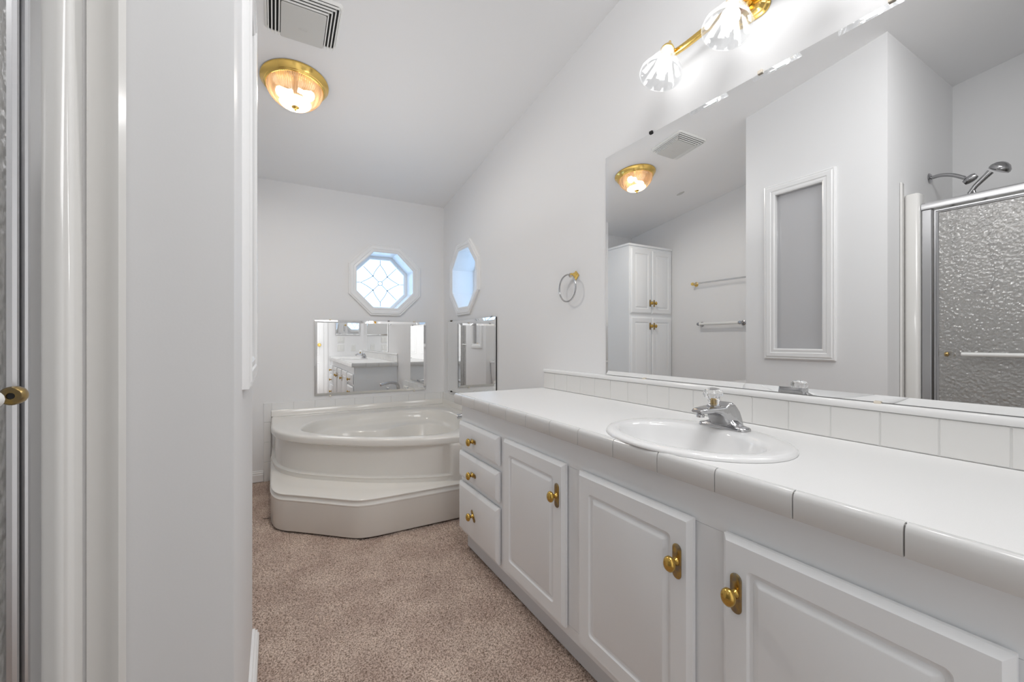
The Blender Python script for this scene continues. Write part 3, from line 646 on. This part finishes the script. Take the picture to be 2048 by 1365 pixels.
def polar_r(poly, c, angs):
    P = np.array([[p[0]-c[0], p[1]-c[1]] for p in poly]); a = np.unwrap(np.arctan2(P[:, 1], P[:, 0])); r = np.hypot(P[:, 0], P[:, 1])
    out = []
    for t in angs:
        best = None
        for i in range(len(P)-1):
            d = P[i+1]-P[i]; den = d[0]*math.sin(t)-d[1]*math.cos(t)
            if abs(den) < 1e-12: continue
            s = (P[i, 1]*math.cos(t)-P[i, 0]*math.sin(t))/den
            if -1e-6 <= s <= 1+1e-6:
                q = P[i]+s*d; rr = q[0]*math.cos(t)+q[1]*math.sin(t)
                if rr > 0 and (best is None or rr > best): best = rr
        out.append(best if best is not None else out[-1])
    return np.array(out)
sm = lambda pts: [tuple(v.to_2d()) for v in catmull([(*p, 0) for p in pts], 8)]
tub = thing('bathtub', 'beige acrylic corner bathtub with a curved stepped apron', 'bathtub', (.6, 3.0, 0))
an = np.linspace(PI+.0005, 1.5*PI-.0005, 150); cc = (CX, CY)
rL = polar_r(sm(Lp), cc, an); rR = polar_r(sm(Rp), cc, an); rA = polar_r(sm(Ap), cc, an)
rA = np.minimum(rA, rL-.0015)
def row(r, z): return [Vector((CX+rr*math.cos(t), CY+rr*math.sin(t), z if np.isscalar(z) else zz)) for rr, t, zz in zip(r, an, z if not np.isscalar(z) else [0]*len(an))]
# recessed panel only between its two ends; at the ends the apron is flush
tt = (an-PI)/(PI/2); wgt = np.clip((np.minimum(tt-.0, .80-tt))/.012, 0, 1); wgt = wgt*wgt*(3-2*wgt)
inn = lambda d: rA*1.0-d*wgt
rows = [row(rL-.004, .004), row(rL, .010), row(rL, .172), row(rL+.001, .176), row(rL+.005, .183), row(rL+.003, .188), row(rL-.006, .192), row(rL-.009, .198), row(rL-.007, .204), row(rL-.001, .210), row(rL, .213), row(np.maximum(rA, rL-.004), .217), row(np.maximum(rA, rL-.012), .219),
        row(rA+(rL-rA)*.5, .222), row(rA+.004*wgt, .225), row(rA-.004*wgt, .229), row(rA-.004*wgt, .252), row(rA+.002*wgt, .256), row(rA+.001*wgt, .262), row(inn(.018), .268), row(inn(.020), .44), row(rR*.5+rA*.5-.008*wgt, .450), row(rR-.004, .458), row(rR-.002, .470)]
bm = B(); loft(bm, rows, False); obj('apron', bm, M['tub'], tub, 50)
bc = (.74, 3.06); N2 = 200; a2 = np.linspace(0, 2*PI, N2, endpoint=False)
bound = sm(Rp)+[(CX, CY), (-.018, CY)]
rB = polar_r(bound+[bound[0]], bc, a2)
Op = [(.160, 3.12), (.205, 3.32), (.31, 3.47), (.52, 3.545), (.80, 3.565), (1.05, 3.555), (1.20, 3.49), (1.27, 3.34), (1.275, 3.10), (1.21, 2.86), (1.09, 2.66), (.93, 2.56), (.76, 2.585), (.56, 2.675), (.38, 2.81), (.235, 2.965)]
opn = [tuple(v.to_2d()) for v in catmull([(*p, 0) for p in Op], 8, True)]; opn.append(opn[0])
rO = polar_r(opn, bc, a2)
isw = np.array([1.0 if (bc[0]+r*math.cos(t) > CX-.004 or bc[1]+r*math.sin(t) > CY-.004) else 0.0 for r, t in zip(rB, a2)])
ledge = np.exp(-((a2-PI*.5)/.75)**2)                                # narrow shelf along the far side
def row2(r, z): return [Vector((bc[0]+rr*math.cos(t), bc[1]+rr*math.sin(t), z)) for rr, t in zip(r, a2)]
up = lambda z, d: [Vector((bc[0]+(rr-d*(1 if w else 1))*math.cos(t), bc[1]+(rr-d)*math.sin(t), z+(.045 if w else 0))) for rr, t, w in zip(rB, a2, isw)]
R2 = [row2(rB-.012, .455), row2(rB-.001, .457), row2(rB, .462), row2(rB, .486), row2(rB-.003, .494), row2(rB-.010, .499), row2(rB-.016, .500), row2(rO*.4+rB*.6, .501), row2(rO+.014, .500), row2(rO+.004, .497), row2(rO-.006, .488), row2(rO-.012, .470), row2(rO-.022, .43),
      row2(rO-.035-.02*ledge, .405), row2(rO-.043-.15*ledge, .398), row2(rO-.050-.165*ledge, .385), row2(rO-.085-.185*ledge, .22), row2(rO*.82-.075-.15*ledge, .135), row2(rO*.68-.075-.12*ledge, .105), row2(rO*.3, .095)]
bm = B(); loft(bm, R2, True, False, True); obj('basin', bm, M['tub'], tub, 60)
bm = B(); prof = [(.0, .498), (.013, .500), (.010, .507), (.008, .540), (.004, .545), (0, .545)]
loft(bm, [[Vector((-.018, CY+.0015-d, z)) for d, z in prof], [Vector((CX-.0, CY+.0015-d, z)) for d, z in prof]], True, True, True)
loft(bm, [[Vector((CX+.0015-d, 2.406, z)) for d, z in prof], [Vector((CX+.0015-d, CY, z)) for d, z in prof]], True, True, True); obj('wall_flange', bm, M['tub'], tub, 40)
bm = B(); lathe(bm, [(.036, 0), (.036, .003), (.028, .006), (0, .006)], 24, Matrix.Translation((.62, 3.0, .0955))); obj('drain', bm, M['chrome'], tub, 40)

# tub filler on the deck
tf = thing('tub_faucet', 'chrome tub filler on the tub rim beside the vanity end', 'faucet', (1.27, 2.60, .5))
bm = B(); tube(bm, catmull([(1.285, 2.565, .5), (1.28, 2.567, .555), (1.25, 2.575, .588), (1.19, 2.590, .600), (1.12, 2.608, .594), (1.065, 2.622, .580)], 6), [.020]*12+[.019]*6+[.018]*6+[.0165]*6+[.015], 14); lathe(bm, [(.030, .0), (.030, .004), (.022, .010), (0, .010)], 20, Matrix.Translation((1.285, 2.565, .5005))); obj('spout', bm, M['chrome'], tf, 50)
for hx, hy in ((1.345, 2.70), (1.18, 2.492)):
    bm = B(); lathe(bm, [(.024, 0), (.024, .004), (.012, .010), (.010, .028), (0, .028)], 20, Matrix.Translation((hx, hy, .5005))); hb = obj('handle', bm, M['chrome'], tf, 40)
    bm = B(); lathe(bm, [(0, .029), (.014, .029), (.022, .042), (.022, .052), (.012, .060), (0, .060)], 32, Matrix.Translation((hx, hy, .5005)), lambda a, z: 1+.05*math.cos(8*a)); obj('handle_knob', bm, M['crystal'], hb, 30)

# ------------------------------------------------------------------ tall linen cabinet (far left, in the mirror)
tcx0, tcx1, tcy = XL+.003, -.41, 3.183
tcb = thing('linen_cabinet', 'tall white four-door linen cabinet in the far left corner, seen in the large mirror', 'cabinet', ((tcx0+tcx1)/2, 3.48, 0))
bm = B(); box(bm, tcx0, tcx1, tcy, YF-.016, .0, 2.085, .002); obj('body', bm, M['cab'], tcb)
bm = B(); box(bm, tcx0, tcx1+.010, tcy-.012, YF-.003, 2.0855, 2.108, .003); obj('top', bm, M['cab'], tcb)
xm = (tcx0+tcx1)/2+.004
for z0, z1, kz in ((.10, 1.340, 1.247), (1.380, 2.060, 1.492)):
    for x0, x1, kx in ((tcx0+.022, xm-.006, xm-.030), (xm+.006, tcx1-.016, xm+.030)):
        bm = B(); raised_panel(bm, FY((x0+x1)/2, tcy-.0005, (z0+z1)/2), x1-x0, z1-z0, inset=.05); d = obj('door', bm, M['cab'], tcb, 25)
        knob(FY(kx, tcy-.0195, kz), d, .022, .076)

# towel bars on the left wall
def towel_bar(name, label, z, y0, y1, post, bar, rb, off=.06):
    r = thing(name, label, 'towel bar', (XL, (y0+y1)/2, z))
    for y in (y0, y1):
        bm = B(); lathe(bm, [(.024, 0), (.024, .005), (.014, .010), (.011, .030), (.015, off-.012), (.017, off), (.014, off+.012), (0, off+.014)], 20, FXP(XL, y, z)); obj('post', bm, M[post], r, 40)
    bm = B(); tube(bm, [(XL+off, y0+.012, z), (XL+off, y1-.012, z)], rb, 14); obj('bar', bm, M[bar], r, 60)
towel_bar('towel_bar', 'upper towel bar on the left wall, clear rod on brass posts', 1.682, 2.20, 2.868, 'brass', 'acrylic', .008)
towel_bar('towel_bar', 'lower towel bar on the left wall, thick pale rod on chrome posts', 1.262, 2.36, 2.80, 'nickel', 'plastic', .014)

# ------------------------------------------------------------------ toilet in the alcove
to = thing('toilet', 'white toilet in the alcove behind the partition, glimpsed in the corner mirror', 'toilet', (-.37, 2.0, 0))
tx = -.37
bm = B(); mt = frame((tx, YP1+.115, 0), (1, 0, 0), (0, 1, 0), (0, 0, 1))
loops(bm, mt, [(rrect(.42, .17, .03), .40), (rrect(.46, .19, .03), .55), (rrect(.48, .195, .03), .745)]); obj('tank', bm, M['porc'], to, 40)
bm = B(); loops(bm, mt, [(rrect(.49, .205, .03), .7455), (rrect(.50, .21, .03), .755), (rrect(.50, .21, .03), .772), (rrect(.48, .19, .03), .784)]); obj('tank_lid', bm, M['porc'], to, 40)
bm = B(); tube(bm, [(tx+.19, YP1+.222, .70), (tx+.14, YP1+.228, .695)], .007, 10); lathe(bm, [(.014, 0), (.012, .012), (0, .012)], 16, FYP(tx+.19, YP1+.213, .70)); obj('flush_lever', bm, M['chrome'], to, 40)
def tell(cy, a, b_, z, n=40): return [Vector((tx+a*math.cos(2*PI*i/n), cy+b_*math.sin(2*PI*i/n), z)) for i in range(n)]
bm = B(); loft(bm, [tell(2.10, .11, .22, .0), tell(2.10, .105, .21, .05), tell(2.11, .10, .18, .16), tell(2.14, .15, .22, .28), tell(2.17, .18, .26, .37), tell(2.17, .185, .265, .40), tell(2.17, .14, .21, .40), tell(2.17, .12, .18, .30), tell(2.17, .05, .08, .22)], True, True, True); box(bm, tx-.11, tx+.11, YP1+.03, 2.0, .30, .398, .02); obj('bowl', bm, M['porc'], to, 50)
bm = B(); loft(bm, [tell(2.17, .187, .262, .4015), tell(2.17, .189, .264, .415), tell(2.17, .188, .263, .425), tell(2.17, .18, .255, .434), tell(2.17, .1, .14, .438)], True, True, True); obj('seat_lid', bm, M['porc'], to, 50)

# ------------------------------------------------------------------ shower
sh = thing('shower_stall', 'white acrylic shower stall with rounded front column beside the partition', 'shower', (-.66, .3, 0))
ZS = 1.905; XS = -.283
bm = B(); box(bm, XL+.002, XS-.04, YP0-.016, YP0-.002, .10, ZS, .004); box(bm, XL+.002, XL+.016, YN+.018, YP0-.0165, .10, ZS, .004); box(bm, XL+.002, XS-.04, YN+.002, YN+.0175, .10, ZS, .004); obj('wall_panels', bm, M['surround'], sh)
bm = B(); mt = Matrix()
loops(bm, Matrix.Translation((XS-.033, YP0-.034, 0)), [(rrect(.088, .064, .018, 6), .002), (rrect(.088, .064, .018, 6), ZS-.004), (rrect(.080, .056, .016, 6), ZS)]); obj('column', bm, M['surround'], sh, 50)
bm = B(); loops(bm, Matrix.Translation((XS-.045, YN+.034, 0)), [(rrect(.088, .064, .018, 6), .002), (rrect(.088, .064, .018, 6), ZS-.004), (rrect(.080, .056, .016, 6), ZS)]); obj('column', bm, M['surround'], sh, 50)
bm = B(); loft(bm, [[Vector((x, YP0-d, z)) for x, d in ((-.271, .002), (-.271, .005), (-.246, .005), (-.240, .010), (-.230, .010), (-.224, .004), (-.222, .002))] for z in (.004, ZS+.064)], True, True, True); obj('flange', bm, M['surround'], sh, 40)
bm = B(); box(bm, XL+.003, XS-.002, YN+.003, YP0-.003, .001, .0995, .01); obj('pan', bm, M['surround'], sh)

sd = thing('shower_door', 'chrome framed sliding shower door of pebbled glass, seen in the large mirror', 'shower door', (XS-.02, .28, .10))
DY0, DY1 = YN+.068, YP0-.0685; XD = XS-.024
bm = B()
prof = [(.012, 1.808), (.014, 1.822), (.012, 1.838), (.004, 1.846), (-.040, 1.846), (-.040, 1.808)]
loft(bm, [[Vector((XD+d, y, z)) for d, z in prof] for y in (DY0, DY1)], True, True, True); obj('header_rail', bm, M['alu'], sd, 30)
for y0, y1 in ((DY1-.040, DY1), (DY0, DY0+.040)):
    bm = B(); box(bm, XD-.038, XD+.006, y0, y1, .125, 1.8075, .004); obj('side_jamb', bm, M['alud'], sd)
bm = B(); box(bm, XD-.042, XD+.012, DY0, DY1, .1, .1245, .004); obj('bottom_track', bm, M['alu'], sd)
for k, (xx, y0, y1) in enumerate(((XD-.006, .27, DY1-.046), (XD-.030, DY0+.042, .33))):
    bm = B(); z0, z1 = .127, 1.800; fr = .020
    mt = FXP(xx-.006, (y0+y1)/2, (z0+z1)/2); w_, h_ = y1-y0, z1-z0
    loops(bm, mt, [(rrect(w_, h_, .001, 1), 0), (rrect(w_, h_, .001, 1), .009), (rrect(w_-.006, h_-.006, .001, 1), .012), (rrect(w_-.018, h_-.018, .001, 1), .012), (rrect(w_-.022, h_-.022, .001, 1), .008), (rrect(w_-.034, h_-.034, .001, 1), .010), (rrect(w_-.040, h_-.040, .001, 1), .006), (rrect(w_-.040, h_-.040, .001, 1), 0), (rrect(w_, h_, .001, 1), 0)], False, False)
    pn = obj('panel_frame', bm, M['alud'], sd)
    bm = B(); loops(bm, mt, [(rrect(w_-.039, h_-.039, .001, 1), .003), (rrect(w_-.039, h_-.039, .001, 1), .006)]); obj('glass', bm, M['pebble'], pn)
bz = 1.022; bx = XD+.017
bm = B(); tube(bm, [(bx, .735, bz), (bx, .28, bz)], .0105, 16)
lathe(bm, [(.017, 0), (.017, .003), (.009, .007), (.009, .03), (0, .03)], 20, FXP(XD+.0065, .295, bz)); bar = obj('towel_bar', bm, M['plastic'], sd, 40)
sy = .785
bm = B(); lathe(bm, [(.0115, 0), (.0120, .002), (.0120, .012), (.010, .0145), (.0042, .0150), (.0040, .012), (0, .012)], 28, frame((bx-.003, sy+.012, bz-.001), (1, 0, 0), (0, 0, 1), (0, -1, 0)))
tube(bm, [(bx-.003, sy+.007, bz-.001), (XD-.004, sy+.007, bz-.001)], .006, 12); so = obj('bar_socket', bm, M['oldbrass'], sd, 40)
bm = B(); lathe(bm, [(.0039, 0), (.0039, .0008), (0, .0008)], 16, frame((bx-.003, sy, bz-.001), (1, 0, 0), (0, 0, 1), (0, -1, 0))); obj('socket_hole', bm, M['hole_dark'], so)

hs = thing('hand_shower', 'dark chrome hand shower on a wall arm above the glass shower door', 'shower head', (-.66, YP0, 2.072))
ax = -.66
bm = B(); lathe(bm, [(.030, 0), (.030, .003), (.022, .009), (.012, .011), (0, .011)], 24, FY(ax, YP0, 2.076)); obj('flange', bm, M['nickel'], hs, 40)
bm = B(); tube(bm, catmull([(ax, YP0-.008, 2.076), (ax, YP0-.05, 2.078), (ax, YP0-.10, 2.062), (ax, YP0-.15, 2.028)], 6), .0105, 12); obj('arm', bm, M['nickel'], hs, 60)
bm = B(); lathe(bm, [(.013, -.025), (.018, -.012), (.021, .005), (.020, .022), (.014, .034), (0, .036)], 20, Matrix.Translation((ax, YP0-.168, 2.012)) @ Matrix.Rotation(1.0, 4, 'X')); obj('holder', bm, M['nickel'], hs, 50)
bm = B(); pth = catmull([(ax, .790, 1.930), (ax, .768, 1.965), (ax, .735, 1.998), (ax, .700, 2.035), (ax, .672, 2.062), (ax, .648, 2.066), (ax, .620, 2.050)], 5)
rr = [.011+.002*i/10 for i in range(11)]+[.013+.029*((i+1)/20)**1.6 if i < 14 else .030 for i in range(len(pth)-11)]
tube(bm, [(ax, .792, 1.930), (ax, .768, 1.968), (ax, .735, 2.003), (ax, .710, 2.030)], [.011, .012, .0135, .016], 16)
lathe(bm, [(.014, -.028), (.030, -.020), (.044, -.002), (.046, .010), (.042, .018), (.030, .020), (0, .021)], 28, frame((ax, .672, 2.040), (1, 0, 0), (0, .85, .53), (0, -.53, .85)) @ Matrix.Rotation(PI, 4, 'X'))
obj('hand_piece', bm, M['nickel'], hs, 50)
bm = B(); tube(bm, catmull([(ax, .800, 1.925), (ax-.01, .86, 1.80), (ax-.02, .85, 1.55), (ax, .80, 1.40), (ax+.02, .73, 1.36), (ax+.03, .69, 1.45), (ax+.01, .72, 1.70), (ax, .775, 1.945)], 8), .008, 10); obj('hose', bm, M['nickel'], hs, 60)
# grab rail inside the shower
bm = B(); tube(bm, [(XL+.07, -.10, 1.02), (XL+.07, .78, 1.02)], .011, 12)
for y in (-.10, .78): lathe(bm, [(.025, 0), (.025, .006), (.012, .010), (.012, .062), (0, .062)], 18, FXP(XL+.0165, y, 1.02))
tag(obj('grab_rail', bm, M['plastic'], None, 50, (XL+.05, .34, 1.02)), 'pale rail inside the shower, dim behind the pebbled glass', 'grab rail')
